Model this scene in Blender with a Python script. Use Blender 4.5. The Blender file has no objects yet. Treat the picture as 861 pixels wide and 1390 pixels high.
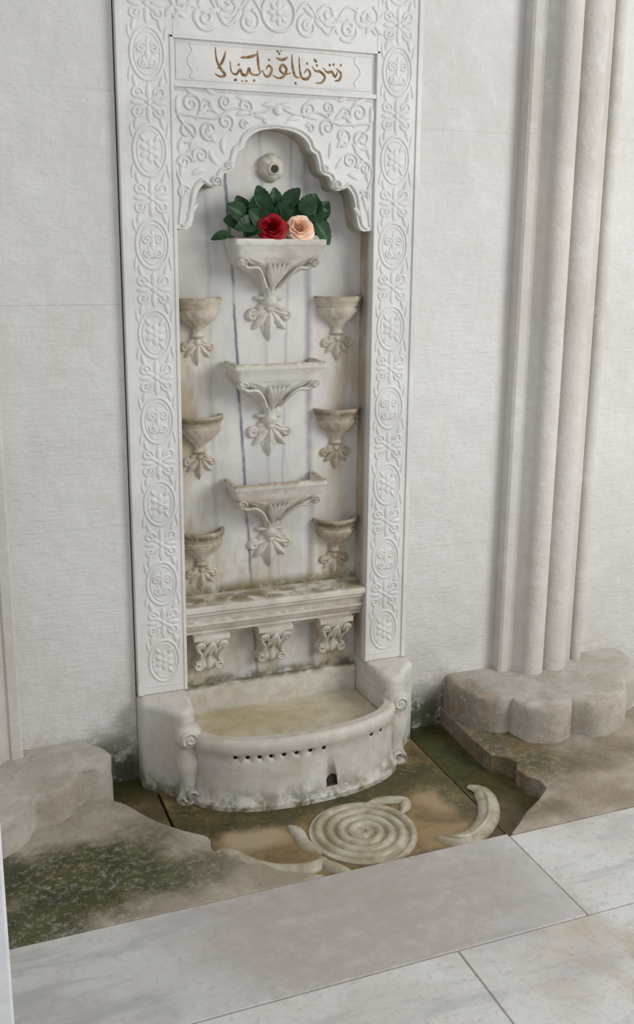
import bpy, math, random
from mathutils import Vector, Matrix
random.seed(7)
sc=bpy.context.scene
PI=math.pi
# ---------------------------------------------------------------- mesh helpers
class G:
    def __init__(s): s.v=[];s.f=[];s.m=[]
    def add(s,vs,fs,mat=0):
        o=len(s.v); s.v+= [tuple(p) for p in vs]
        for f in fs: s.f.append([i+o for i in f]); s.m.append(mat)
def make(name,g,mats,parent=None,bevel=0,angle=40,seg=2):
    me=bpy.data.meshes.new(name); me.from_pydata(g.v,[],g.f); 
    for m in mats: me.materials.append(m)
    for p,mi in zip(me.polygons,g.m): p.material_index=mi; p.use_smooth=True
    me.update()
    import bmesh
    bm=bmesh.new(); bm.from_mesh(me); bmesh.ops.recalc_face_normals(bm,faces=bm.faces[:]); bm.to_mesh(me); bm.free()
    me.set_sharp_from_angle(angle=math.radians(angle))
    ob=bpy.data.objects.new(name,me); sc.collection.objects.link(ob)
    if parent: ob.parent=parent
    if bevel:
        b=ob.modifiers.new('bevel','BEVEL'); b.width=bevel; b.segments=seg; b.limit_method='ANGLE'; b.angle_limit=math.radians(40)
    return ob
def empty(name,loc=(0,0,0),parent=None):
    e=bpy.data.objects.new(name,None); e.empty_display_size=.1; sc.collection.objects.link(e)
    if parent: e.parent=parent
    return e
def box(g,x0,x1,y0,y1,z0,z1,mat=0):
    vs=[(x,y,z) for x in (x0,x1) for y in (y0,y1) for z in (z0,z1)]
    g.add(vs,[(0,1,3,2),(4,6,7,5),(0,4,5,1),(2,3,7,6),(0,2,6,4),(1,5,7,3)],mat)
def prism(g,pts,lo,hi,axis='z',mat=0):
    n=len(pts)
    if axis=='z': f=lambda p,h:(p[0],p[1],h)
    elif axis=='y': f=lambda p,h:(p[0],h,p[1])
    else: f=lambda p,h:(h,p[0],p[1])
    vs=[f(p,lo) for p in pts]+[f(p,hi) for p in pts]
    fs=[list(range(n))[::-1],list(range(n,2*n))]+[(i,(i+1)%n,n+(i+1)%n,n+i) for i in range(n)]
    g.add(vs,fs,mat)
def cr(pts,k=6,closed=False):
    out=[];n=len(pts)
    for i in range(n if closed else n-1):
        if closed: p0,p1,p2,p3=[pts[(i+j)%n] for j in (-1,0,1,2)]
        else:
            p1,p2=pts[i],pts[i+1]; p0=pts[i-1] if i>0 else p1; p3=pts[i+2] if i+2<n else p2
        for s in range(k):
            t=s/k
            out.append(tuple(.5*((2*b)+(-a+c)*t+(2*a-5*b+4*c-d)*t*t+(-a+3*b-3*c+d)*t**3) for a,b,c,d in zip(p0,p1,p2,p3)))
    if not closed: out.append(tuple(pts[-1]))
    return out
SEC=[(-1,-.15),(-.72,.62),(0,1),(.72,.62),(1,-.15)]
def strip(g,pts,w,h,mf,mat=0,closed=False,wf=None,sec=SEC):
    n=len(pts);vs=[];m=len(sec)
    for i,p in enumerate(pts):
        a=pts[(i-1)%n] if (closed or i>0) else p; b=pts[(i+1)%n] if (closed or i<n-1) else p
        tx,ty=b[0]-a[0],b[1]-a[1]; l=math.hypot(tx,ty) or 1; nx,ny=-ty/l,tx/l
        k=1 if wf is None else max(.03,wf(i/(n-1)))
        for s,hh in sec: vs.append(mf(p[0]+nx*s*w*k,p[1]+ny*s*w*k,hh*h*min(1,k*1.3)))
    fs=[]
    for i in range(n if closed else n-1):
        j=(i+1)%n
        for q in range(m-1): fs.append((i*m+q,j*m+q,j*m+q+1,i*m+q+1))
    if not closed: fs+= [tuple(range(m)),tuple((n-1)*m+q for q in range(m))[::-1]]
    g.add(vs,fs,mat)
leafw=lambda t: math.sin(PI*min(1,.04+t*.96))**.75
tap2=lambda t: min(1,.25+3*t,.25+3*(1-t))
def leaf(g,x,y,a,L,w,h,mf,mat=0,bend=0):
    pts=[]
    for i in range(8):
        t=i/7; aa=a+bend*t
        pts.append((x,y) if i==0 else (pts[-1][0]+math.cos(aa)*L/7,pts[-1][1]+math.sin(aa)*L/7))
    strip(g,pts,w,h,mf,mat,wf=leafw)
def spiral(x,y,r0,r1,a0,turns,n=None):
    n=n or int(abs(turns)*16)+2
    return [(x+(r0+(r1-r0)*i/(n-1))*math.cos(a0+2*PI*turns*i/(n-1)),y+(r0+(r1-r0)*i/(n-1))*math.sin(a0+2*PI*turns*i/(n-1))) for i in range(n)]
def disc(g,x,y,r,h,mf,mat=0,n=14):
    vs=[mf(x,y,h)]
    for k,(rr,hh) in enumerate([(.55,.85),(.9,.45),(1,-.1)]):
        vs+=[mf(x+r*rr*math.cos(2*PI*i/n),y+r*rr*math.sin(2*PI*i/n),h*hh) for i in range(n)]
    fs=[(0,1+i,1+(i+1)%n) for i in range(n)]
    for k in range(2): fs+=[(1+k*n+i,1+(k+1)*n+i,1+(k+1)*n+(i+1)%n,1+k*n+(i+1)%n) for i in range(n)]
    g.add(vs,fs,mat)
def loft(g,cx,yb,z0,rows,n=28,mat=0,full=False,cap=True):
    vs=[];m=n if full else n+1
    for row in rows:
        z,a,b=row[:3]; e=row[3] if len(row)>3 else 2; fl=row[4] if len(row)>4 else 0; k=row[5] if len(row)>5 else 12
        for i in range(m):
            th=(2*PI if full else PI)*i/n
            c,s=math.cos(th),math.sin(th); q=1+fl*math.cos(k*th)
            x=a*q*math.copysign(abs(c)**(2/e),c); y=b*q*math.copysign(abs(s)**(2/e),s)
            vs.append((cx+x,yb-y,z0+z))
    fs=[]
    for r in range(len(rows)-1):
        for i in range(n if full else n):
            j=(i+1)%m if full else i+1
            fs.append((r*m+i,r*m+j,(r+1)*m+j,(r+1)*m+i))
    if cap: fs+=[tuple(range(m))[::-1],tuple((len(rows)-1)*m+i for i in range(m))]
    g.add(vs,fs,mat)
# ---------------------------------------------------------------- material helpers
class NT:
    def __init__(s,name):
        s.mat=bpy.data.materials.new(name); s.mat.use_nodes=True; s.t=s.mat.node_tree; s.b=s.t.nodes['Principled BSDF']
        s.geo=s.n('ShaderNodeNewGeometry'); s.sep=s.n('ShaderNodeSeparateXYZ'); s.l(s.geo.outputs['Position'],s.sep.inputs[0])
    def n(s,t,**k):
        x=s.t.nodes.new(t)
        for a,b in k.items(): setattr(x,a,b)
        return x
    def l(s,a,b): s.t.links.new(a,b)
    def noise(s,scale,detail=5,rough=.55,stretch=None,dist=0):
        x=s.n('ShaderNodeTexNoise'); x.inputs['Scale'].default_value=scale; x.inputs['Detail'].default_value=detail; x.inputs['Roughness'].default_value=rough; x.inputs['Distortion'].default_value=dist
        if stretch:
            mp=s.n('ShaderNodeMapping'); mp.inputs['Scale'].default_value=stretch[:3]
            if len(stretch)>3: mp.inputs['Rotation'].default_value=stretch[3]
            s.l(s.geo.outputs['Position'],mp.inputs[0]); s.l(mp.outputs[0],x.inputs['Vector'])
        else: s.l(s.geo.outputs['Position'],x.inputs['Vector'])
        return x.outputs['Fac']
    def mr(s,v,a,b,c=0,d=1,smooth=True):
        x=s.n('ShaderNodeMapRange'); x.interpolation_type='SMOOTHSTEP' if smooth else 'LINEAR'
        s.l(v,x.inputs['Value']); 
        for i,k in zip(('From Min','From Max','To Min','To Max'),(a,b,c,d)): x.inputs[i].default_value=k
        return x.outputs['Result']
    def ma(s,op,a,b=None,c=None):
        x=s.n('ShaderNodeMath',operation=op)
        for i,k in enumerate((a,b,c)):
            if k is None: continue
            if isinstance(k,(int,float)): x.inputs[i].default_value=k
            else: s.l(k,x.inputs[i])
        return x.outputs[0]
    def mix(s,f,a,b,mode='MIX'):
        x=s.n('ShaderNodeMix',data_type='RGBA',blend_type=mode)
        for i,k in zip((0,6,7),(f,a,b)):
            if isinstance(k,(int,float)): x.inputs[i].default_value=k
            elif isinstance(k,tuple): x.inputs[i].default_value=(*k,1) if len(k)==3 else k
            else: s.l(k,x.inputs[i])
        return x.outputs[2]
    def ell(s,x0,y0,rx,ry):
        x,y=s.sep.outputs[0],s.sep.outputs[1]
        return s.ma('SQRT',s.ma('ADD',s.ma('POWER',s.ma('DIVIDE',s.ma('SUBTRACT',x,x0),rx),2),s.ma('POWER',s.ma('DIVIDE',s.ma('SUBTRACT',y,y0),ry),2)))
    def done(s,col,rough=.6,bumps=(),spec=.3):
        if isinstance(col,tuple): s.b.inputs['Base Color'].default_value=(*col,1)
        else: s.l(col,s.b.inputs['Base Color'])
        if isinstance(rough,(int,float)): s.b.inputs['Roughness'].default_value=rough
        else: s.l(rough,s.b.inputs['Roughness'])
        s.b.inputs['Specular IOR Level'].default_value=spec
        prev=None
        for v,st,d in bumps:
            bp=s.n('ShaderNodeBump'); bp.inputs['Strength'].default_value=st; bp.inputs['Distance'].default_value=d
            s.l(v,bp.inputs['Height'])
            if prev: s.l(prev,bp.inputs['Normal'])
            prev=bp.outputs[0]
        if prev: s.l(prev,s.b.inputs['Normal'])
        return s.mat
def marble(name,base=(.70,.675,.62),dark=(.56,.54,.50),zst=None,bands=None,xs=False,veins=False,rough=.5,jamb=False,grime=0):
    m=NT(name); x,y,z=m.sep.outputs[0],m.sep.outputs[1],m.sep.outputs[2]
    c=m.mix(m.mr(m.noise(3.5,6,.6,dist=.6),.38,.68),base,dark)
    c=m.mix(m.ma('MULTIPLY',m.mr(m.noise(30,4,.6),.5,.8),.3),c,(.48,.45,.40))
    if grime: c=m.mix(m.mr(m.noise(13,7,.7,dist=.5),.46,.66,0,grime),c,(.30,.24,.16))
    if veins:
        c=m.mix(m.mr(m.noise(5,6,.65,stretch=(1.6,1,.35),dist=.8),.48,.72,0,.55),c,(.42,.44,.45))
        for x0,sl,wd,am_ in ((.915,.055,.009,1.0),(1.165,.02,.020,.6),(1.02,.02,.012,.25),(.84,.01,.014,.25),(1.10,-.03,.008,.3)):
            nn=m.ma('MULTIPLY',m.ma('SUBTRACT',m.noise(6,4,.6),.5),.025)
            xx=m.ma('ADD',m.ma('SUBTRACT',x,x0),m.ma('MULTIPLY',m.ma('SUBTRACT',z,1.56),sl))
            d=m.ma('ABSOLUTE',m.ma('ADD',xx,nn))
            k=m.ma('MULTIPLY',m.mr(d,0,wd,1,0),m.ma('MULTIPLY',m.mr(m.noise(9,3),.25,.5,.35,1),am_))
            c=m.mix(k,c,(.14,.16,.21))
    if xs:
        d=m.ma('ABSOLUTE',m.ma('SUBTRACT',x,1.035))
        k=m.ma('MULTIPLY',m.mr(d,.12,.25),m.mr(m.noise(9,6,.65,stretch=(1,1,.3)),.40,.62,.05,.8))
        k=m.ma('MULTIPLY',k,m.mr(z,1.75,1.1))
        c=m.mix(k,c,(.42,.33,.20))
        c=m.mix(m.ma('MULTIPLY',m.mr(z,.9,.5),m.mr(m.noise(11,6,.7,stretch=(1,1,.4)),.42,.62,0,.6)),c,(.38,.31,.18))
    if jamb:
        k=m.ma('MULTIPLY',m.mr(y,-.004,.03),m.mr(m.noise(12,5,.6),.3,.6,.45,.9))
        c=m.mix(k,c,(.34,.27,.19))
    for lo,hi,am_,sc_,col in (zst or ()):
        k=m.ma('MULTIPLY',m.mr(z,lo,hi,1,0),m.mr(m.noise(sc_,6,.65,dist=.4),.40,.62,0,am_))
        c=m.mix(k,c,col)
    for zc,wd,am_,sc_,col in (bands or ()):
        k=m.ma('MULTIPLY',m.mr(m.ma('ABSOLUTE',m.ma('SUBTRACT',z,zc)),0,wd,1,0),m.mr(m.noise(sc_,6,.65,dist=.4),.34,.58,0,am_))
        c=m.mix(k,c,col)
    return m.done(c,rough,[(m.noise(60,4,.6),.3,.002),(m.noise(9,4),.3,.008)])
OCH=(.36,.24,.09)
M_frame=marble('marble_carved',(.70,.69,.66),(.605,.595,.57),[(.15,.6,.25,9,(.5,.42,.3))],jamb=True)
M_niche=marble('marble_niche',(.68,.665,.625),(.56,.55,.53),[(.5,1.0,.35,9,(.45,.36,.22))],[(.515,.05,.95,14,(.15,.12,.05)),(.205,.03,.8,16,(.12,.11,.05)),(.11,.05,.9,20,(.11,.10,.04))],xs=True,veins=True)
M_basin=marble('marble_basins',(.69,.665,.61),(.56,.52,.46),[(.35,.95,.35,16,(.42,.31,.17))],[(1.285,.012,.6,25,(.32,.24,.13)),(.905,.012,.8,25,(.30,.22,.11)),(.84,.05,.4,25,(.40,.30,.17))],grime=.35)
M_bowl=marble('marble_bowls',(.63,.585,.50),(.46,.40,.32),[(.5,1.5,.7,22,(.30,.22,.12))],[(1.480,.012,.6,25,(.25,.19,.11)),(1.105,.022,.85,25,(.18,.135,.07)),(.728,.022,.95,25,(.15,.11,.06))],grime=.6)
M_ledge=marble('marble_ledge',(.67,.64,.575),(.55,.51,.45),[(.3,.7,.3,20,(.42,.34,.20))],[(.511,.007,.9,18,(.18,.14,.06)),(.45,.006,.6,25,(.26,.21,.12)),(.03,.10,.7,16,(.20,.17,.08)),(.20,.012,.85,14,(.13,.11,.05))],grime=.35)
M_trough=marble('marble_trough',(.64,.61,.555),(.50,.47,.42),[(-.055,.03,.9,22,(.11,.10,.05)),(.1,.4,.2,10,(.42,.34,.22))],[(.168,.006,.4,20,(.40,.33,.22))],grime=.3)
M_water=marble('basin_bottom_stain',(.60,.54,.42),(.48,.40,.25),[(.0,.3,.5,12,(.36,.27,.13))],rough=.25,grime=.3)
m=NT('drain_dark'); M_dark=m.done((.05,.04,.028),.8)
m=NT('gilded_inscription'); M_gold=m.done(m.mix(m.mr(m.noise(90,4),.4,.6),(.17,.09,.035),(.32,.20,.09)),.6,[(m.noise(120,3),.3,.001)])
def wallmat(name,base,dark,yl=.0,green=False,cb=1):
    m=NT(name); z=m.sep.outputs[2]
    c=m.mix(m.mr(m.noise(1.3,5,.6,dist=.3),.35,.7),base,dark)
    c=m.mix(m.ma('MULTIPLY',m.mr(m.noise(14,6,.7),.48,.72),.35),c,(.78,.77,.75))
    c=m.mix(m.mr(m.noise(38,6,.75),.54,.70,0,.28),c,(.46,.42,.36))
    c=m.mix(m.ma('MULTIPLY',m.mr(m.noise(4,5,.7,stretch=(1.5,1,.5)),.50,.75),.35+yl),c,(.54,.48,.40))
    k=m.ma('MULTIPLY',m.mr(z,.0,.45,1,0),m.mr(m.noise(7,6,.7),.42,.66,0,.7))
    c=m.mix(k,c,(.40,.35,.28))
    if green:
        k=m.ma('MULTIPLY',m.mr(z,.0,.16,1,0),m.mr(m.noise(14,5,.7),.30,.5,0,.9))
        k=m.ma('MULTIPLY',k,m.mr(m.ma('ABSOLUTE',m.ma('SUBTRACT',m.sep.outputs[0],1.035)),.66,.78,1,0))
        c=m.mix(k,c,(.06,.065,.03))
    msk=m.mr(m.noise(2.2,3),.40,.60)
    tool=m.ma('MULTIPLY',m.noise(16,3,.6,stretch=(.8,1,6,(0,.45,0))),msk)
    tool2=m.ma('MULTIPLY',m.noise(22,3,.6,stretch=(.7,1,4,(0,-.35,0))),m.ma('SUBTRACT',1,msk))
    return m.done(c,.85,[(tool,.45*cb,.008),(tool2,.45*cb,.007),(m.noise(80,4,.7),.5,.003),(m.noise(8,6,.6),.6,.018)],spec=.15)
M_wall=wallmat('limestone_wall',(.68,.667,.64),(.605,.588,.56),green=True)
M_col=wallmat('limestone_column',(.60,.57,.53),(.52,.488,.44),.15,cb=.4)
def slabmat(name,base,dark,moss=None,mossam=(),rough=.6,warm=None,bump=.4,sc1=5,puddle=False,light=None,vein=None,stain=None):
    m=NT(name)
    c=m.mix(m.mr(m.noise(sc1,7,.65,dist=.5),.36,.66),base,dark)
    if vein:
        c=m.mix(m.mr(m.noise(5,7,.6,stretch=(.5,2.2,1,(0,0,.35)),dist=1.2),.50,.66,0,.8),c,vein)
    if stain:
        c=m.mix(m.mr(m.noise(2.6,7,.7,dist=.6),.50,.68,0,.75),c,stain)
        c=m.mix(m.mr(m.noise(60,5,.8),.56,.70,0,.5),c,tuple(v*.55 for v in stain))
    c=m.mix(m.mr(m.noise(45,5,.7),.5,.75,0,.5),c,tuple(v*.6 for v in dark))
    if light:
        for (x0,y0,rx,ry,am_,col) in light:
            d=m.ma('ADD',m.ell(x0,y0,rx,ry),m.ma('MULTIPLY',m.ma('SUBTRACT',m.noise(9,6,.7),.5),1.2))
            c=m.mix(m.mr(d,.4,1.2,am_,0),c,col)
    if warm:
        col,x0,y0,r=warm
        d=m.ma('ADD',m.ell(x0,y0,1,1),m.ma('MULTIPLY',m.ma('SUBTRACT',m.noise(6,6,.7),.5),.6))
        c=m.mix(m.ma('MULTIPLY',m.mr(d,r*.4,r,.85,0),m.mr(m.noise(22,6,.7),.3,.6,.5,1)),c,col)
    for (x0,y0,rx,ry,am_) in mossam:
        d=m.ma('ADD',m.ell(x0,y0,rx,ry),m.ma('MULTIPLY',m.ma('SUBTRACT',m.noise(7,6,.7),.5),1.4))
        k=m.ma('MULTIPLY',m.mr(d,.45,1.25,1,0),m.mr(m.noise(48,8,.8),.36,.54,.3,1))
        c=m.mix(m.ma('MULTIPLY',k,am_),c,m.mix(m.mr(m.noise(12,5,.7),.42,.58),moss,tuple(v*q for v,q in zip(moss,(2.0,1.55,1.3)))))
    if puddle: rough=m.mr(m.noise(4,4,.5),.45,.58,.08,.45)
    return m.done(c,rough,[(m.noise(40,5,.7),bump,.004),(m.noise(7,4),bump,.012)],spec=.4)
M_curb=slabmat('curb_marble',(.53,.525,.515),(.45,.43,.40),rough=.5,warm=((.37,.315,.28),.95,-.93,.6),bump=.2,sc1=4,vein=(.38,.375,.375))
M_pave=slabmat('paving_marble',(.60,.595,.575),(.52,.495,.45),rough=.5,bump=.2,sc1=3,vein=(.44,.44,.44),stain=(.42,.34,.25))
M_moss=slabmat('mossy_slab',(.40,.36,.29),(.28,.24,.175),(.032,.038,.013),[(.28,-.56,.30,.20,1),(.14,-.72,.25,.12,.95),(.55,-.64,.16,.10,.75),(.05,-.5,.12,.2,.8),(.50,-.45,.10,.14,.5)],.8,bump=.6)
M_brown=slabmat('weathered_slab',(.40,.34,.275),(.26,.21,.155),(.065,.06,.024),[(1.74,-.34,.18,.26,.9),(1.9,-.5,.3,.08,.5),(1.6,-.7,.15,.06,.5)],.7,bump=.7)
M_pit=slabmat('wet_stone',(.29,.20,.095),(.16,.105,.048),(.036,.040,.014),[(.75,-.25,.28,.14,1),(1.05,-.36,.5,.08,1),(1.3,-.3,.25,.12,1),(.62,-.45,.1,.15,.9),(1.48,-.4,.06,.4,.8),(1.2,-.74,.4,.04,.8)],.2,bump=.12,sc1=5,puddle=True,light=[(.80,-.46,.12,.07,.6,(.44,.36,.24)),(1.42,-.45,.09,.12,.5,(.40,.31,.18))])
M_pit2=slabmat('wet_stone_side',(.16,.115,.058),(.08,.062,.03),(.028,.036,.011),[(1.58,-.15,.15,.5,1),(.5,-.02,.15,.15,.9)],.3,bump=.3,sc1=7,puddle=True)
M_earth=slabmat('joint_earth',(.27,.25,.22),(.20,.18,.15))
M_plinth=slabmat('plinth_limestone',(.50,.46,.405),(.38,.34,.285),(.12,.10,.06),[(1.68,-.2,.10,.25,.7),(1.9,-.38,.3,.05,.4),(.35,-.25,.2,.08,.4)],.9,bump=.8,sc1=6)
M_spiral=slabmat('spiral_marble',(.49,.45,.36),(.33,.28,.18),rough=.35,bump=.2,sc1=12)
# ---------------------------------------------------------------- wall
CX=1.035
g=G()
def blocks(x0,x1,zs,seed,bw=1.1):
    rnd=random.Random(seed)
    for za,zb in zip(zs,zs[1:]):
        xs=[x0]; 
        x=x0+rnd.uniform(.5,1)*bw
        while x<x1-.35: xs.append(x); x+=rnd.uniform(.8,1.2)*bw
        xs.append(x1)
        for a,b in zip(xs,xs[1:]):
            dy=rnd.uniform(-.0008,.0004)
            box(g,a+.0008,b-.0008,dy,.3,za+.0008,zb-.0008)
    box(g,x0,x1,.0009,.3,zs[0],zs[-1])
blocks(-3.5,.556,[-.2,.80,1.47,2.06,2.75,3.5,4.2],1,2.2)
blocks(1.507,5.5,[-.2,.62,1.29,2.0,2.75,3.5,4.2],5,2.6)
blocks(.556,1.507,[2.62,3.4,4.2],3)
box(g,-3.5,5.5,.3,.36,-.2,4.2)
wall=make('wall_back',g,[M_wall])
# ---------------------------------------------------------------- columns
def column(name,mir):
    arc=lambda cx,cy,rx,ry,n,a=PI,b=0:[(cx+rx*math.cos(a+(b-a)*i/n),cy-ry*math.sin(a+(b-a)*i/n)) for i in range(n+1)]
    prof=[(1.872,.0),(1.874,-.045),(1.882,-.052),(1.908,-.054),(1.915,-.048)]
    prof+=[(1.925,-.050),(1.935,-.060),(1.943,-.074),(1.950,-.082)]
    prof+=arc(1.992,-.082,.042,.036,9)+[(2.037,-.076)]
    prof+=arc(2.088,-.072,.049,.042,10)+[(2.140,-.066),(2.146,-.056)]
    prof+=[(2.175,-.054),(2.182,-.048)]+arc(2.21,-.040,.022,.020,6)+[(2.236,-.035),(2.245,0),(2.245,.05),(1.872,.05)]
    if mir: prof=[(2*CX-x,y) for x,y in prof][::-1]
    g=G()
    for za,zb in ((.10,1.2398),(1.24,2.1198),(2.12,3.1),(3.1002,4.2)): prism(g,prof,za,zb)
    return make(name,g,[M_col],angle=32)
column('engaged_column',False); column('engaged_column',True)
def plinth(name,pts,z1,jit,seed):
    rnd=random.Random(seed); n=len(pts); cx=sum(p[0] for p in pts)/n; cy=sum(p[1] for p in pts)/n
    g=G(); vs=[]
    rings=[(-.06,1.0),(.02,1.0),(z1*.45,.995),(z1-.024,.995),(z1-.010,.985),(z1-.003,.968),(z1,.94)]
    jt=[rnd.uniform(-1,1) for _ in pts]; jt=[(jt[i-1]+2*jt[i]+jt[(i+1)%n])/4 for i in range(n)]
    for q,(z,s) in enumerate(rings):
        for i,p in enumerate(pts):
            d=Vector((p[0]-cx,p[1]-cy)); l=d.length; d/=l
            r=l-(1-s)*.28+jit*jt[i]*(1+.4*math.sin(q*1.7+i))
            vs.append((cx+d.x*r,min(.04,cy+d.y*r) if p[1]<.035 else .04,z))
    fs=[(q*n+i,q*n+(i+1)%n,(q+1)*n+(i+1)%n,(q+1)*n+i) for q in range(len(rings)-1) for i in range(n)]
    fs.append(tuple((len(rings)-1)*n+i for i in range(n)))
    g.add(vs,fs); return make(name,g,[M_plinth],angle=60)
rp=[(1.68,.04)]+cr([(1.68,0),(1.675,-.10),(1.70,-.19),(1.76,-.245),(1.80,-.25)],5)+cr([(1.80,-.27),(1.83,-.345),(1.90,-.375),(1.97,-.36),(1.995,-.33)],5)+cr([(2.0,-.335),(2.06,-.385),(2.14,-.38),(2.22,-.335),(2.26,-.28)],5)+cr([(2.27,-.27),(2.35,-.23),(2.41,-.15),(2.43,-.05),(2.42,.04)],5)
plinth('column_base',rp,.128,.003,2)
lp=[(.39,.04)]+cr([(.395,0),(.44,-.06),(.445,-.13),(.41,-.185),(.345,-.20),(.31,-.255),(.26,-.285),(.20,-.29),(.17,-.35),(.11,-.40),(.03,-.42),(-.1,-.40)],4)+[(-.36,-.3),(-.38,.04)]
plinth('column_base',lp[::-1],.105,.008,5)
# ---------------------------------------------------------------- floor
P=-.06
g=G()
box(g,-3.5,5.5,-7,.3,-.3,-.11,5)
box(g,-3.5,5.5,-7,-.80,-.11,-.003,5)
box(g,-.5,1.464,-1.167,-.785,-.1,0,0)
box(g,1.4665,2.62,-1.167,-.795,-.1,-.001,1)
box(g,2.6225,5.5,-1.167,-.795,-.1,-.001,1)
for a,b in ((-.9,1.09),(1.0925,1.9),(1.9025,2.9),(2.9025,5.5)): box(g,a,b,-1.90,-1.1695,-.1,-.001,1)
ys=[-2.6,-3.2,-3.9,-4.8,-7]; yy=-1.903
for j,y2 in enumerate(ys):
    x=-3.5+.4*(j%2)
    if j%2: box(g,-3.5,x-.003,y2,yy,-.1,0,1)
    while x<5.5:
        w=min(1.3,5.5-x); box(g,x,x+w-.003,y2,yy,-.1,0,1); x+=w
    yy=y2-.003
box(g,-3.5,-.903,-1.90,-1.169,-.1,0,1); box(g,-3.5,-.503,-1.166,-.785,-.1,0,1)
ml=[(-3.5,.3),(-3.5,-.782),(.90,-.782)]+cr([(.88,-.765),(.80,-.72),(.76,-.67),(.71,-.655),(.69,-.61),(.65,-.565),(.655,-.50),(.60,-.445),(.53,-.36),(.47,-.25),(.42,-.17),(.42,.05)],4)+[(.42,.3)]
prism(g,ml,-.1,0,mat=2)
mr_=[(5.5,.3),(1.67,.3),(1.67,.05),(1.66,-.15),(1.655,-.30),(1.66,-.37),(1.70,-.40),(1.715,-.44),(1.69,-.475),(1.695,-.53),(1.72,-.56),(1.715,-.61),(1.66,-.655),(1.58,-.705),(1.52,-.755),(1.48,-.785),(1.48,-.791),(5.5,-.791)]
prism(g,mr_,-.1,.0,mat=3)
box(g,.4,.592,-.8,.05,-.1,P-.004,6)
box(g,.598,1.512,-.8,.3,-.1,P,4)
box(g,1.518,1.73,-.8,.3,-.1,P-.004,6)
make('floor',g,[M_curb,M_pave,M_moss,M_brown,M_pit,M_earth,M_pit2],bevel=.004)
g=G(); fm=lambda u,v,h:(u,v,P+h)
FS=[(-1,-.1),(-.75,.75),(-.25,1),(.25,1),(.75,.75),(1,-.1)]
SX=1.113
strip(g,spiral(SX,-.555,.012,.158,.5,-4.35,120),.0145,.017,fm,wf=lambda t:min(1,.5+6*t,.3+12*(1-t)),sec=FS)
prism(g,[(SX+.16*math.cos(a),-.555+.16*math.sin(a)) for a in [2*PI*i/40 for i in range(40)]],P-.01,P+.007)
strip(g,cr([(1.17,-.42),(1.24,-.412),(1.305,-.435),(1.295,-.47),(1.265,-.50)],5),.017,.013,fm,wf=tap2,sec=FS)
strip(g,cr([(.92,-.44),(.935,-.49),(.935,-.55),(.965,-.61)],5),.020,.012,fm,wf=tap2,sec=FS)
strip(g,cr([(1.31,-.65),(1.35,-.685),(1.42,-.68),(1.50,-.62),(1.55,-.54),(1.565,-.47),(1.54,-.43)],6),.034,.014,fm,wf=tap2,sec=FS)
strip(g,cr([(1.33,-.66),(1.36,-.69),(1.42,-.685),(1.50,-.625),(1.55,-.54),(1.56,-.47)],6),.010,.022,fm,wf=tap2,sec=FS)
strip(g,cr([(.655,-.52),(.69,-.505),(.72,-.53),(.76,-.59),(.82,-.64),(.90,-.66),(.95,-.645),(.945,-.62)],6),.024,.016,fm,wf=tap2,sec=FS)
strip(g,cr([(.93,-.64),(.98,-.70),(1.0,-.76)],6),.020,.015,fm,wf=tap2,sec=FS)
make('spiral_floor_carving',g,[M_spiral],angle=50)
# ---------------------------------------------------------------- fountain
F=empty('marble_wall_fountain')
YF=-.02
g=G()
def pl(x0,x1,z0,z1,y): box(g,x0,x1,y,.12,z0,z1)
pl(.562,.7205,.235,2.62,YF); pl(1.3505,1.501,.235,2.62,YF); pl(.7205,1.3505,2.212,2.62,YF)
for a,b in ((.560,.578),(1.487,1.503)): box(g,a,b,YF-.005,.05,.235,2.62)
for a,b in ((.7105,.7215),(1.3495,1.3605)): box(g,a,b,YF-.003,.05,.235,2.215)
box(g,.7105,1.3605,YF-.003,.05,2.206,2.216)
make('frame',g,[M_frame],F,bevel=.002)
g=G()
box(g,.7215,1.3495,-.012,.10,2.09,2.206)
def rail(pts,closed=True,w=.004,h=.003,y=-.012): strip(g,pts,w,h,lambda u,v,hh:(u,y-hh,v),closed=closed)
rail([(.730,2.100),(1.341,2.100),(1.341,2.198),(.730,2.198)],w=.003,h=.0025)
rail(cr([(.79,2.103),(1.02,2.101),(1.26,2.103),(1.28,2.122),(1.30,2.15),(1.28,2.178),(1.26,2.196),(1.02,2.198),(.79,2.196),(.78,2.178),(.765,2.15),(.78,2.122)],4,True),w=.003,h=.0025)
box(g,.7215,1.3495,-.022,.1,2.078,2.090)
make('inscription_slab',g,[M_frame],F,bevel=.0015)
g=G(); cm=lambda u,v,h:(.842+(u-.858)*1.03,-.0115-h,2.104+(v-2.104)*1.15)
thick=lambda t:.35+.65*math.sin(PI*min(1,t*1.0))
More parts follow.
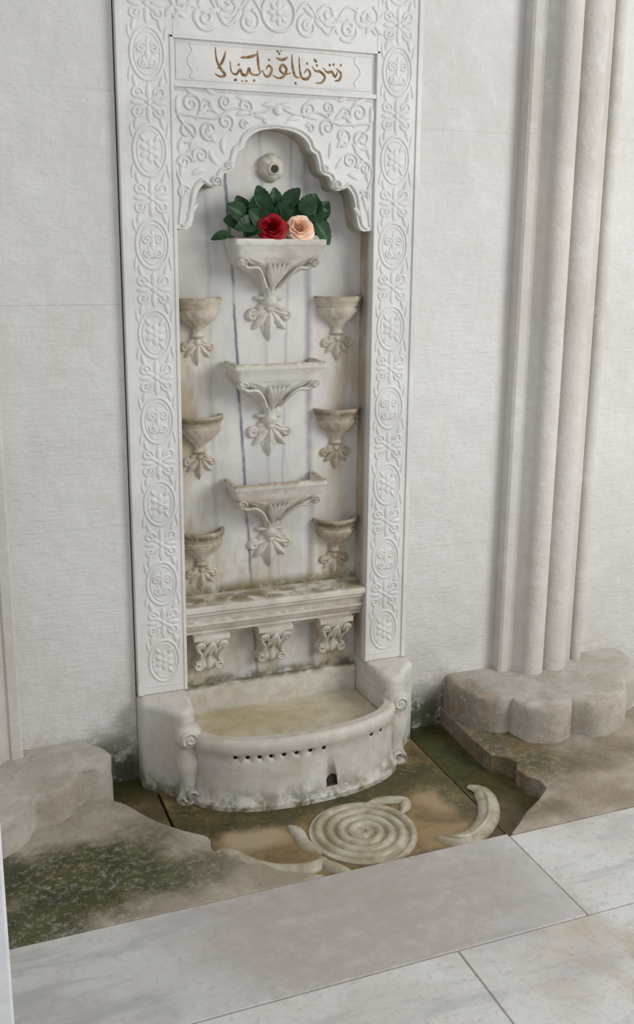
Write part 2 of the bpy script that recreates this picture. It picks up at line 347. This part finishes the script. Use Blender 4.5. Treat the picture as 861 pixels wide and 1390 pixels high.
S=[[(.862,2.180),(.866,2.15),(.878,2.13),(.890,2.117),(.876,2.112),(.860,2.118)],[(.892,2.172),(.884,2.150),(.868,2.130)],
[(.905,2.150),(.908,2.126),(.922,2.120),(.934,2.132),(.940,2.121),(.953,2.121),(.960,2.136),(.966,2.124),(.985,2.122),(1.000,2.134)],
[(.985,2.180),(.987,2.150),(.992,2.128)],[(1.000,2.134),(1.008,2.121),(1.020,2.122),(1.028,2.138),(1.018,2.146),(1.010,2.136)],
[(.935,2.160),(.962,2.163),(.985,2.171)],[(1.030,2.124),(1.046,2.118),(1.062,2.122),(1.072,2.140),(1.060,2.150),(1.052,2.138),(1.066,2.128),(1.085,2.132)],
[(1.040,2.166),(1.060,2.162),(1.076,2.170)],[(1.088,2.178),(1.090,2.150),(1.098,2.126),(1.112,2.122)],[(1.110,2.172),(1.112,2.146),(1.118,2.124),(1.134,2.120),(1.145,2.132),(1.136,2.144),(1.126,2.134)],
[(1.150,2.152),(1.160,2.142),(1.176,2.140),(1.190,2.128),(1.180,2.114),(1.160,2.112)],[(1.184,2.150),(1.198,2.140),(1.212,2.142),(1.222,2.130),(1.230,2.144)],
[(1.225,2.150),(1.240,2.140),(1.236,2.124),(1.220,2.120)],[(1.155,2.170),(1.165,2.162)],[(.915,2.105),(.925,2.108)]]
for s in S: strip(g,cr(s,5),.0044,.0025,cm,wf=thick)
for x,z in [(.93,2.143),(.94,2.104),(.952,2.105),(1.045,2.182),(1.056,2.185),(1.05,2.176),(1.10,2.108),(1.165,2.155),(1.205,2.158),(1.217,2.16),(1.24,2.16),(1.135,2.158),(1.02,2.16),(.975,2.108)]:
    disc(g,x,z,.0040,.0025,cm,n=6)
make('calligraphy',g,[M_gold],F)
arch=[(.314,1.688),(.285,1.685),(.27,1.695),(.262,1.72),(.257,1.75),(.250,1.785),(.236,1.808),(.222,1.818),(.212,1.812),(.200,1.806),(.186,1.808),(.176,1.818),(.174,1.832),(.166,1.846),(.150,1.852),(.138,1.862),(.132,1.885),(.124,1.908),(.112,1.916),(.104,1.924),(.098,1.94),(.078,1.96),(.045,1.974),(0,1.98)]
half=cr(arch[1:],3)
Rr=[(CX+a,z) for a,z in half]; L=[(CX-a,z) for a,z in half[:-1]]
poly=[(CX+.3165,1.688)]+Rr+L[::-1]+[(CX-.3165,1.688),(CX-.3165,2.08),(CX+.3165,2.08)]
g=G(); prism(g,poly,-.013,.08,axis='y')
ym=lambda y:(lambda u,v,h:(u,y-h,v))
am=ym(-.013)
off=Rr+L[::-1]
strip(g,[(x+(.012 if x>CX+.02 else -.012 if x<CX-.02 else 0)*.9,z+.009) for x,z in off],.006,.006,am)
AH=.005
for s in (1,-1):
    strip(g,[(CX+s*a,z) for a,z in spiral(.192,1.822,.002,.017,0,1.6)],.0045,.010,am)
    strip(g,[(CX+s*a,z) for a,z in spiral(.152,1.868,.002,.012,0,1.4)],.004,.008,am)
    sp=lambda a,z,r,a0,t,w=.006:strip(g,[(CX+s*p,q) for p,q in spiral(a,z,.003,r,a0,t)],w,AH,am,wf=lambda t:.5+.5*t)
    sp(.262,2.035,.03,0,1.6);sp(.215,2.03,.022,2,-1.5);sp(.275,1.96,.032,1,1.7);sp(.21,1.965,.028,2,-1.6);sp(.285,1.875,.024,0,1.5);sp(.235,1.895,.026,3,-1.6);sp(.288,1.79,.02,0,1.4);sp(.16,1.99,.026,1,1.5);sp(.16,2.045,.02,1,-1.4);sp(.10,2.035,.024,1,1.5);sp(.105,1.985,.014,1,1.3)
    for a,z,an,Lh in ((.30,2.0,1.2,.06),(.25,1.99,2.0,.06),(.19,1.93,.8,.06),(.23,1.94,2.2,.05),(.27,1.91,1.9,.05),(.295,1.83,1.4,.05),(.265,1.84,2.4,.045),(.295,1.74,1.5,.06),(.28,1.72,1.9,.05),(.13,2.01,2.6,.05),(.075,2.01,2.9,.05),(.18,2.01,.5,.05),(.05,2.04,2.7,.05),(.24,2.06,.1,.05),(.13,2.06,3.0,.05),(.19,2.065,.2,.04),(.05,2.0,3.3,.04),(.30,1.90,1.5,.05),(.165,1.90,1.1,.05),(.185,1.87,.6,.05)):
        leaf(g,CX+s*a,z,an if s>0 else PI-an,Lh,.010,AH,am,bend=.7*s)
    strip(g,cr([(CX+s*.305,1.70),(CX+s*.295,1.80),(CX+s*.31,1.87),(CX+s*.25,1.93),(CX+s*.30,2.0),(CX+s*.24,2.0),(CX+s*.19,2.0),(CX+s*.13,2.03),(CX+s*.06,2.02),(CX,2.045)],6),.005,.005,am)
disc(g,CX,2.03,.016,.008,am)
rail([(CX-.308,2.071),(CX+.308,2.071)],False,.003,.003,-.013)
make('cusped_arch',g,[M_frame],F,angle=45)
g=G(); bm_=ym(YF); RH=.0036
def ell(x,z,a,b,n=28): return [(x+a*math.cos(2*PI*i/n),z+b*math.sin(2*PI*i/n)) for i in range(n)]
def tile(cx,cz,k):
    strip(g,ell(cx,cz,.048,.070),.005,RH,bm_,closed=True)
    strip(g,ell(cx,cz,.037,.057),.0025,.002,bm_,closed=True)
    if k%2==0:
        for i in range(6): leaf(g,cx,cz,PI/2+i*PI/3,.034,.011,RH,bm_)
        disc(g,cx,cz,.010,.006,bm_,n=8)
        for i in range(4): leaf(g,cx+.012*(1 if i%2 else -1),cz+.024*(1 if i>1 else -1),(.9 if i>1 else -.9) if i%2 else (PI-.9 if i>1 else PI+.9),.028,.007,RH,bm_)
    else:
        for s in (1,-1):
            strip(g,[(cx+s*p,q) for p,q in spiral(.017,cz+.014,.002,.015,0,1.4)],.005,RH,bm_)
            strip(g,[(cx+s*p,q) for p,q in spiral(.015,cz-.024,.002,.013,0,-1.4)],.0045,RH,bm_)
            leaf(g,cx,cz-.04,PI/2-s*.6,.04,.008,RH,bm_,bend=s*.5)
        leaf(g,cx,cz-.038,PI/2,.085,.010,RH,bm_)
def link(cx,cz):
    for sx in (1,-1):
        for sz in (1,-1):
            strip(g,[(cx+sx*p,cz+sz*q) for p,q in spiral(.033,.024,.003,.018,1,1.35)],.0052,RH,bm_)
            leaf(g,cx,cz,PI/2*(1-sx)+sx*sz*.75,.045,.009,RH,bm_,bend=-.5*sx*sz)
            leaf(g,cx+sx*.030,cz+sz*.036,PI/2*(1-sx)+sx*sz*1.0,.040,.008,RH,bm_,bend=.5*sx*sz)
            leaf(g,cx+sx*.054,cz+sz*.055,sz*PI/2,.045,.005,RH*.8,bm_,bend=.3*sx*sz)
        leaf(g,cx+sx*.012,cz,PI/2*(1-sx),.042,.010,RH,bm_)
    leaf(g,cx,cz,PI/2,.056,.010,RH,bm_);leaf(g,cx,cz,-PI/2,.056,.010,RH,bm_)
    disc(g,cx,cz,.010,.006,bm_,n=8)
for cx in (.648,1.420):
    for k in range(9):
        cz=.345+k*.2593
        tile(cx,cz,k)
        if k<8: link(cx,cz+.1297)
    rail([(cx-.058,.262),(cx+.056,.262)],False,.002,.003,YF)
strip(g,ell(CX,2.295,.05,.05),.005,.006,bm_,closed=True)
for i in range(8): leaf(g,CX,2.295,i*PI/4,.036,.010,.005,bm_)
disc(g,CX,2.295,.012,.008,bm_)
for s in (1,-1):
    for i,a in enumerate((.09,.155,.22,.285)):
        strip(g,[(CX+s*p,q) for p,q in spiral(a,2.285+(.02 if i%2 else -.02),.003,.034,i,1.7 if i%2 else -1.7)],.006,.0048,bm_)
        for q in range(4): leaf(g,CX+s*(a+.02),2.29,q*PI/2+.6+i,.045,.010,.0048,bm_,bend=.6)
    strip(g,cr([(CX+s*.05,2.29),(CX+s*.09,2.33),(CX+s*.155,2.25),(CX+s*.22,2.33),(CX+s*.31,2.26)],6),.005,.0045,bm_)
rail([(.72,2.375),(1.35,2.375)],False,.005,.005,YF)
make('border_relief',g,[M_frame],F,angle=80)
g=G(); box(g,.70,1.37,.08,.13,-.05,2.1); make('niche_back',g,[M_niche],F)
g=G(); box(g,.7205,1.3505,.052,.079,-.05,.20); make('niche_step',g,[M_ledge],F,bevel=.006)
g=G()
R=.044; vs=[];fs=[];nu,nv=36,12
for j in range(nv+1):
    ph=PI/2*j/nv
    for i in range(nu):
        th=2*PI*i/nu
        k=1-.10*(abs(math.cos(3*th))**8)*math.sin(ph)**.6
        vs.append((1.042+R*k*math.sin(ph)*math.cos(th),.08-R*.9*k*math.cos(ph),1.872+R*k*math.sin(ph)*math.sin(th)))
for j in range(nv):
    for i in range(nu): fs.append((j*nu+i,j*nu+(i+1)%nu,(j+1)*nu+(i+1)%nu,(j+1)*nu+i))
g.add(vs,fs)
sm=lambda u,v,h:(1.042+u,.08-R*.9*math.sqrt(max(0,1-(u*u+v*v)/R**2))-h,1.872+v)
for an in (.3,PI-.3): strip(g,[(math.cos(an)*R*(.25+.7*t/6),math.sin(an)*R*(.25+.7*t/6)+.004) for t in range(7)],.004,.004,sm)
strip(g,[(.0165*math.cos(a),-.004+.015*math.sin(a)) for a in [2*PI*i/16 for i in range(16)]],.005,.006,sm,closed=True)
make('water_spout_rosette',g,[M_bowl],F,angle=60)
g=G(); vs=[(1.042+.011*math.cos(a),.036,1.867+.012*math.sin(a)) for a in [2*PI*i/12 for i in range(12)]]+[(1.042+.010*math.cos(a),.042,1.867+.011*math.sin(a)) for a in [2*PI*i/12 for i in range(12)]]
g.add(vs,[tuple(range(12))]+[(i,(i+1)%12,12+(i+1)%12,12+i) for i in range(12)]); make('spout_mouth',g,[M_dark],F)
nb=ym(.08)
def palmette(g,x,z,s=1,mf=nb):
    H=.020*s
    leaf(g,x,z+.01*s,-PI/2,.105*s,.036*s,H*.55,mf)
    for an,Ln,bd,W in ((0,.108,0,.020),(.5,.092,.35,.016),(-.5,.092,-.35,.016),(.98,.080,.55,.015),(-.98,.080,-.55,.015)):
        leaf(g,x,z,-PI/2+an,Ln*s,W*s,H*(1.1 if an==0 else .9),mf,bend=bd)
    for q in (1,-1):
        strip(g,[(x+q*p*s,z+v*s) for p,v in spiral(.056,-.024,.002,.017,0,1.4)],.0095*s,.016*s,mf)
        leaf(g,x,z+.012*s,-PI/2+q*1.4,.062*s,.013*s,.018*s,mf,bend=-q*.7)
    disc(g,x,z,.019*s,.028*s,mf)
def center_basin(name,z,hw):
    g=G()
    rows=[(-.185,.020,.026,2),(-.16,.026,.034,2,.05,10),(-.135,.040,.048,2,.08,12),(-.115,.066,.066,2.2,.07,14),(-.095,.096,.086,2.6,.05,16),(-.080,.117,.100,3.2,.035,18),(-.066,.127,.108,5,.02,18),(-.058,hw*.90,.112,12),(-.052,hw*.93,.118,16),(-.040,hw*.93,.119,20),(-.034,hw*.955,.124,20),(-.024,hw*.965,.128,20),(-.020,hw*.985,.131,24),(-.016,hw,.135,30),(0,hw,.135,30),(.0005,hw-.012,.123,30),(-.030,hw-.016,.118,30)]
    loft(g,CX,.081,z,rows,n=60)
    for s in (1,-1):
        strip(g,[(CX+s*p,q) for p,q in spiral(hw-.032,z-.070,.002,.015,0,1.5)],.006,.02,ym(-.020))
        strip(g,cr([(CX+s*(hw-.02),z-.060),(CX+s*(hw-.045),z-.086),(CX+s*(hw-.080),z-.088),(CX+s*.045,z-.112),(CX+s*.022,z-.15)],5),.007,.010,lambda u,v,h:(u,.075-.105*max(.25,min(1,(v-(z-.19))/.12))-h,v))
    for an in (-.6,-.3,0,.3,.6):
        leaf(g,CX+an*.06,z-.070,-PI/2-an*.9,.095,.012,.008,lambda u,v,h:(u,.079-.112*max(.25,min(1,((v-(z-.19))/.12)))-h,v),bend=.3*an)
    for s in (1,-1): leaf(g,CX,z-.175,-PI/2+s*1.0,.055,.010,.02,nb,bend=.9*s)
    loft(g,CX,.08,z-.19,[(-.025,.022,.02),(-.012,.028,.034),(0,.028,.038),(.012,.020,.03),(.02,.016,.02)],n=16)
    palmette(g,CX,z-.212,1.0)
    return make(name,g,[M_basin],F,angle=50)
center_basin('upper_basin',1.66,.146);center_basin('middle_basin',1.285,.151);center_basin('lower_basin',.905,.157)
def bowl(name,x,z):
    g=G()
    rows=[(-.128,.014,.016),(-.118,.024,.028),(-.108,.018,.022),(-.096,.022,.028,2,.06,8),(-.082,.036,.040,2,.08,10),(-.066,.056,.054,2,.07,12),(-.050,.069,.066,2,.04,14),(-.040,.072,.070),(-.036,.066,.064),(-.028,.072,.070),(-.018,.074,.073),(-.015,.078,.077),(-.004,.080,.079),(0,.078,.077),(.0,.068,.067),(-.02,.055,.054),(-.026,.03,.03)]
    loft(g,x,.081,z,rows,n=44)
    palmette(g,x,z-.136,.72)
    return make(name,g,[M_bowl],F,angle=50)
for s,x in (('left',.800),('right',1.270)):
    for k,z in enumerate((1.483,1.118,.742)): bowl('side_bowl_%s_%d'%(s,k+1),x,z)
g=G()
pr=[(.08,.515),(-.012,.508),(-.020,.503),(-.020,.488),(-.012,.484),(-.010,.474),(-.002,.468),(.002,.452),(-.004,.447),(-.004,.438),(.006,.434),(.012,.418),(.020,.412),(.020,.402),(.08,.402)]
prism(g,pr,.7215,1.3495,axis='x'); make('ledge',g,[M_ledge],F,bevel=.0012)
g=G(); box(g,.7215,1.3495,.066,.079,.372,.402); make('ledge_fillet',g,[M_ledge],F,bevel=.002)
def bracket(name,x):
    g=G(); box(g,x-.060,x+.060,-.002,.079,.385,.402)
    rows=[(.260,.038,.024,3),(.268,.050,.034,3,.04,8),(.283,.054,.038,3,.04,8),(.296,.046,.036,2.8),(.312,.038,.038,2.6),(.330,.040,.048,2.6),(.348,.048,.062,2.8,.03,9),(.364,.055,.074,3.4,.03,9),(.378,.057,.080,4),(.386,.057,.080,4)]
    loft(g,x,.08,0,rows,n=32)
    my=lambda u,v,h:(u,.08-(.036+.045*max(0,min(1,(v-.30)/.07)))-h*.6,v)
    for s in (1,-1):
        strip(g,[(x+s*p,q) for p,q in spiral(.040,.362,.002,.015,0,1.6)],.0055,.012,my)
        strip(g,[(x+s*p,q) for p,q in spiral(.036,.278,.002,.015,0,-1.6)],.0055,.012,my)
        strip(g,cr([(x+s*.048,.350),(x+s*.030,.325),(x+s*.032,.300),(x+s*.044,.290)],5),.006,.012,my)
    for a in (-.35,0,.35): leaf(g,x,.378,-PI/2+a,.07,.010,.012,my)
    leaf(g,x,.265,PI/2,.055,.012,.014,my)
    make(name,g,[M_ledge],F,angle=50)
for k,x in enumerate((.812,1.032,1.252)): bracket('bracket_%d'%(k+1),x)
def wing(name,s):
    g=G()
    pts=[(.3155,.13),(.3155,-.02),(.325,-.15),(.345,-.175)]+cr([(.37,-.175),(.40,-.155),(.425,-.12),(.455,-.09),(.475,-.07),(.478,-.03)],4)+[(.478,.13)]
    pts=[(CX+s*a,y) for a,y in pts]
    if s>0: pts=pts[::-1]
    prism(g,pts,P-.03,.234)
    make(name,g,[M_trough],F,bevel=.018,seg=4)
wing('wing_left',-1);wing('wing_right',1)
def sup(t,a,b,e=2.3):
    c,s=math.cos(t),math.sin(t)
    return (CX+a*math.copysign(abs(c)**(2/e),c),-.15-b*abs(s)**(2/e))
a0,b0=.345,.178
sect=[(.020,-.07),(.020,-.045),(.012,-.035),(.006,-.02),(.002,.0),(.000,.09),(.004,.118),(.010,.128),(.012,.148),(.008,.163),(.0,.170),(-.026,.170),(-.032,.163),(-.036,.10),(-.036,-.07)]
g=G();vs=[];n=56;mm=len(sect)
for i in range(n+1):
    t=PI*i/n
    for dx,z in sect:
        x,y=sup(t,a0+dx,b0+dx); vs.append((x,y,z))
fs=[]
for i in range(n):
    for q in range(mm): fs.append((i*mm+q,(i+1)*mm+q,(i+1)*mm+(q+1)%mm,i*mm+(q+1)%mm))
fs+=[tuple(range(mm)),tuple(n*mm+q for q in range(mm))[::-1]]
g.add(vs,fs); tr=make('trough_wall',g,[M_trough,M_dark],F,angle=35)
g=G()
def cyl(p,dr,r,L,n=12,arch_=False):
    dr=Vector(dr).normalized(); up=Vector((0,0,1)); rt=dr.cross(up).normalized()
    sec=[(r*math.cos(2*PI*i/n),r*math.sin(2*PI*i/n)) for i in range(n)] if not arch_ else [(-r,-1.1*r),(r,-1.1*r)]+[(r*math.cos(PI*i/8),r*math.sin(PI*i/8)) for i in range(9)]
    k=len(sec); vs=[]
    for d in (-L,L): vs+=[tuple(Vector(p)+dr*d+rt*a+up*b) for a,b in sec]
    g.add(vs,[tuple(range(k))[::-1],tuple(range(k,2*k))]+[(i,(i+1)%k,k+(i+1)%k,k+i) for i in range(k)])
for i,xx in enumerate((.80,.835,.87,.905,.945,.985,1.03,1.075,1.25,1.29)):
    cc=max(-1,min(1,(xx-CX)/a0)); t=math.acos(math.copysign(abs(cc)**(2.3/2),cc))
    p=sup(t,a0,b0); q=sup(t+.01,a0,b0)
    tg=Vector((q[0]-p[0],q[1]-p[1],0)); nr=Vector((-tg.y,tg.x,0)).normalized()
    if nr.y>0: nr=-nr
    cyl((p[0]+nr.x*.004,p[1]+nr.y*.004,.116),nr,.0068,.013)
cyl((1.105,-.335,.0),(0,-1,0),.019,.020,arch_=True)
cut=make('cut',g,[M_dark])
bo=tr.modifiers.new('b','BOOLEAN'); bo.operation='DIFFERENCE'; bo.object=cut; bo.solver='EXACT'
bpy.context.view_layer.update()
dg=bpy.context.evaluated_depsgraph_get(); me=bpy.data.meshes.new_from_object(tr.evaluated_get(dg))
tr.modifiers.clear(); tr.data=me; bpy.data.objects.remove(cut)
g=G(); pts=[sup(PI*i/30,a0-.03,b0-.03) for i in range(31)]
prism(g,[(CX+.31,.06)]+pts+[(CX-.31,.06)],-.05,.105); make('basin_floor',g,[M_water],F)
def post(name,x,s):
    g=G()
    rows=[(-.07,.042,.046,3),(-.05,.044,.048,3),(-.035,.038,.042,3),(-.02,.030,.035,2.5),(.0,.027,.032,2.5),(.02,.030,.034,2.5),(.05,.038,.040,2.5),(.075,.040,.042,2.5),(.10,.031,.036,2.5),(.12,.026,.032,2.4),(.128,.034,.038,2.6),(.14,.040,.044,2.6),(.155,.043,.047,2.5),(.172,.041,.044,2.4),(.186,.031,.036,2.2),(.194,.014,.018,2)]
    loft(g,x,-.175,0,rows,n=28,full=True)
    mp=lambda u,v,h:(u,-.215-h,v)
    strip(g,[(x+s*(p),q) for p,q in spiral(0,.158,.002,.026,0,1.6)],.007,.008,mp)
    strip(g,[(x+s*(p),q) for p,q in spiral(0,-.035,.002,.026,0,-1.5)],.007,.008,mp)
    make(name,g,[M_trough],F,angle=50)
post('scroll_post_left',.680,1); post('scroll_post_right',1.394,-1)
# ---------------------------------------------------------------- roses
B=empty('rose_bouquet')
def petal_mat(name,c1,c2):
    m=NT(name); f=m.noise(60,3)
    m.b.inputs['Subsurface Weight'].default_value=.1; m.b.inputs['Subsurface Radius'].default_value=(.01,.004,.003)
    return m.done(m.mix(m.mr(f,.35,.65),c1,c2),.5)
M_red=petal_mat('red_petals',(.46,.005,.014),(.24,.002,.008)); M_peach=petal_mat('peach_petals',(.90,.52,.33),(.92,.70,.55))
m=NT('rose_leaf_green'); M_leaf=m.done(m.mix(m.mr(m.noise(35,4),.35,.65),(.010,.036,.012),(.020,.070,.022)),.42,[(m.noise(90,3),.3,.002)],spec=.3)
def rose(name,c,ax,R,mat,seed):
    rnd=random.Random(seed); g=G(); ax=Vector(ax).normalized(); q=ax.to_track_quat('Z','Y')
    rings=[(.10,.95,3,1.3,.0),(.24,.98,3,1.2,.02),(.38,.93,4,1.0,.06),(.54,.84,5,.85,.12),(.70,.68,5,.82,.18),(.86,.50,6,.75,.22),(1.0,.30,6,.72,.2)]
    for k,(rr,hh,n,W,curl) in enumerate(rings):
        ph0=rnd.uniform(0,6)
        for i in range(n):
            ph=ph0+2*PI*i/n+rnd.uniform(-.1,.1); nu,nv=8,8; vs=[]; jr=rnd.uniform(.93,1.07)
            for b in range(nv+1):
                for a in range(nu+1):
                    u=a/nu*2-1; v=b/nv*(1-.16*u*u)
                    r=R*jr*(rr*(.22+.78*v**.7)+curl*v**5*.8+.015*math.sin(5*u+i)); z=R*(hh*v**.85-curl*v**6*1.1)
                    aa=ph+u*W*(.55+.45*math.sin(PI*min(1,v*.9)))
                    p=Vector((r*math.cos(aa),r*math.sin(aa),z-.35*R)); vs.append(tuple(q@p+Vector(c)))
            g.add(vs,[(b*(nu+1)+a,b*(nu+1)+a+1,(b+1)*(nu+1)+a+1,(b+1)*(nu+1)+a) for b in range(nv) for a in range(nu)])
    pts=[Vector(c)-ax*R*.2,Vector(c)-ax*R*.6+Vector((0,0,-.01)),Vector((c[0],.03,1.645))]
    vs=[];n=8
    for p in pts:
        for i in range(n): vs.append((p.x+.003*math.cos(2*PI*i/n),p.y+.003*math.sin(2*PI*i/n),p.z))
    g.add(vs,[(j*n+i,j*n+(i+1)%n,(j+1)*n+(i+1)%n,(j+1)*n+i) for j in range(2) for i in range(n)],1)
    return make(name,g,[mat,M_leaf],B,angle=70)
rose('red_rose',(1.008,-.035,1.695),(-.25,-.85,.45),.044,M_red,3)
rose('peach_rose',(1.096,-.040,1.694),(-.15,-.85,.40),.041,M_peach,8)
g=G()
def rleaf(c,d,nrm,L,W):
    d=Vector(d).normalized(); nrm=Vector(nrm).normalized(); sd=d.cross(nrm).normalized(); nrm=sd.cross(d).normalized()
    nv,nu=16,6; vs=[]
    for b in range(nv+1):
        v=b/nv; w=W*(math.sin(PI*min(1,v**.85*.97+.015))**.7)*(1+.10*(b%2))
        for a in range(nu+1):
            u=a/nu*2-1
            p=Vector(c)+d*(L*(v-.5))+sd*(u*w)+nrm*(abs(u)*w*.35-v*v*L*.22+.0015*math.sin(v*40)*abs(u))
            vs.append(tuple(p))
    g.add(vs,[(b*(nu+1)+a,b*(nu+1)+a+1,(b+1)*(nu+1)+a+1,(b+1)*(nu+1)+a) for b in range(nv) for a in range(nu)])
LV=[(.905,1.745,150),(.945,1.735,110),(.975,1.765,80),(1.0,1.745,120),(1.035,1.775,95),(1.06,1.75,50),(1.09,1.76,70),(1.125,1.745,35),(1.16,1.74,20),(1.175,1.715,-10),(1.16,1.70,-30),(.935,1.705,190),(.96,1.70,210),(.915,1.715,170),(.985,1.785,100),(1.08,1.785,60),(1.13,1.77,50),(1.19,1.75,60),(1.045,1.72,90),(1.18,1.685,-50),(.975,1.725,140),(.93,1.755,120),(1.15,1.755,80)]
rn=random.Random(4)
for x,z,a in LV:
    a=math.radians(a); rleaf((x,-.005+rn.uniform(-.02,.02),z-.004),(math.cos(a),-.15+rn.uniform(-.3,.2),math.sin(a)),(rn.uniform(-.4,.2),-1,rn.uniform(.2,.7)),rn.uniform(.068,.084),rn.uniform(.025,.030))
rleaf((.855,-.02,1.668),(-1,-.1,-.1),(-.1,-.7,.7),.062,.018)
for pts in ([(.90,1.665),(.87,1.668),(.84,1.667)],[(1.0,1.66),(.96,1.70),(.93,1.74)],[(1.05,1.66),(1.05,1.72),(1.03,1.78)],[(1.1,1.66),(1.13,1.70),(1.16,1.74)]):
    strip(g,cr(pts,4),.002,.003,ym(.0)); 
make('foliage',g,[M_leaf],B,angle=70)
m=NT('white_paint'); M_white=m.done(m.mix(m.mr(m.noise(20,4),.4,.7),(.74,.76,.78),(.66,.68,.70)),.45,[(m.noise(40,3),.1,.002)])
g=G(); box(g,-.03,.066,-1.30,-1.20,0,1.10); box(g,-.04,.074,-1.31,-1.19,1.10,1.125); box(g,-.02,.056,-1.29,-1.21,1.125,1.15)
make('white_barrier_post',g,[M_white],bevel=.006)
# ---------------------------------------------------------------- camera
rr=Vector((.9319,-.3627,.0084)).normalized(); bk=Vector((-.3547,-.9061,.2306)); bk=(bk-bk.dot(rr)*rr).normalized(); up=bk.cross(rr)
cam=bpy.data.cameras.new('camera'); co=bpy.data.objects.new('camera',cam); sc.collection.objects.link(co)
M=Matrix((rr,up,bk)).transposed().to_4x4(); M.translation=(0,-3,1.66); co.matrix_world=M
cam.sensor_fit='VERTICAL'; cam.sensor_height=36; cam.lens=1372/1390*36; cam.shift_y=-45/1390; cam.clip_start=.05
sc.camera=co
# ---------------------------------------------------------------- light
w=bpy.data.worlds.new('sky'); sc.world=w; w.use_nodes=True
bg=w.node_tree.nodes['Background']; bg.inputs[0].default_value=(.95,.97,1,1); bg.inputs[1].default_value=.66
def area(name,loc,tgt,size,e,col):
    l=bpy.data.lights.new(name,'AREA'); l.shape='DISK'; l.size=size; l.energy=e; l.color=col
    o=bpy.data.objects.new(name,l); sc.collection.objects.link(o); o.location=loc
    o.rotation_euler=(Vector(tgt)-Vector(loc)).to_track_quat('-Z','Y').to_euler(); return o
area('courtyard_daylight',(3.9,-3.2,2.6),(1.2,0,.5),2.2,105,(1,.995,.98))
sc.view_settings.view_transform='Standard'
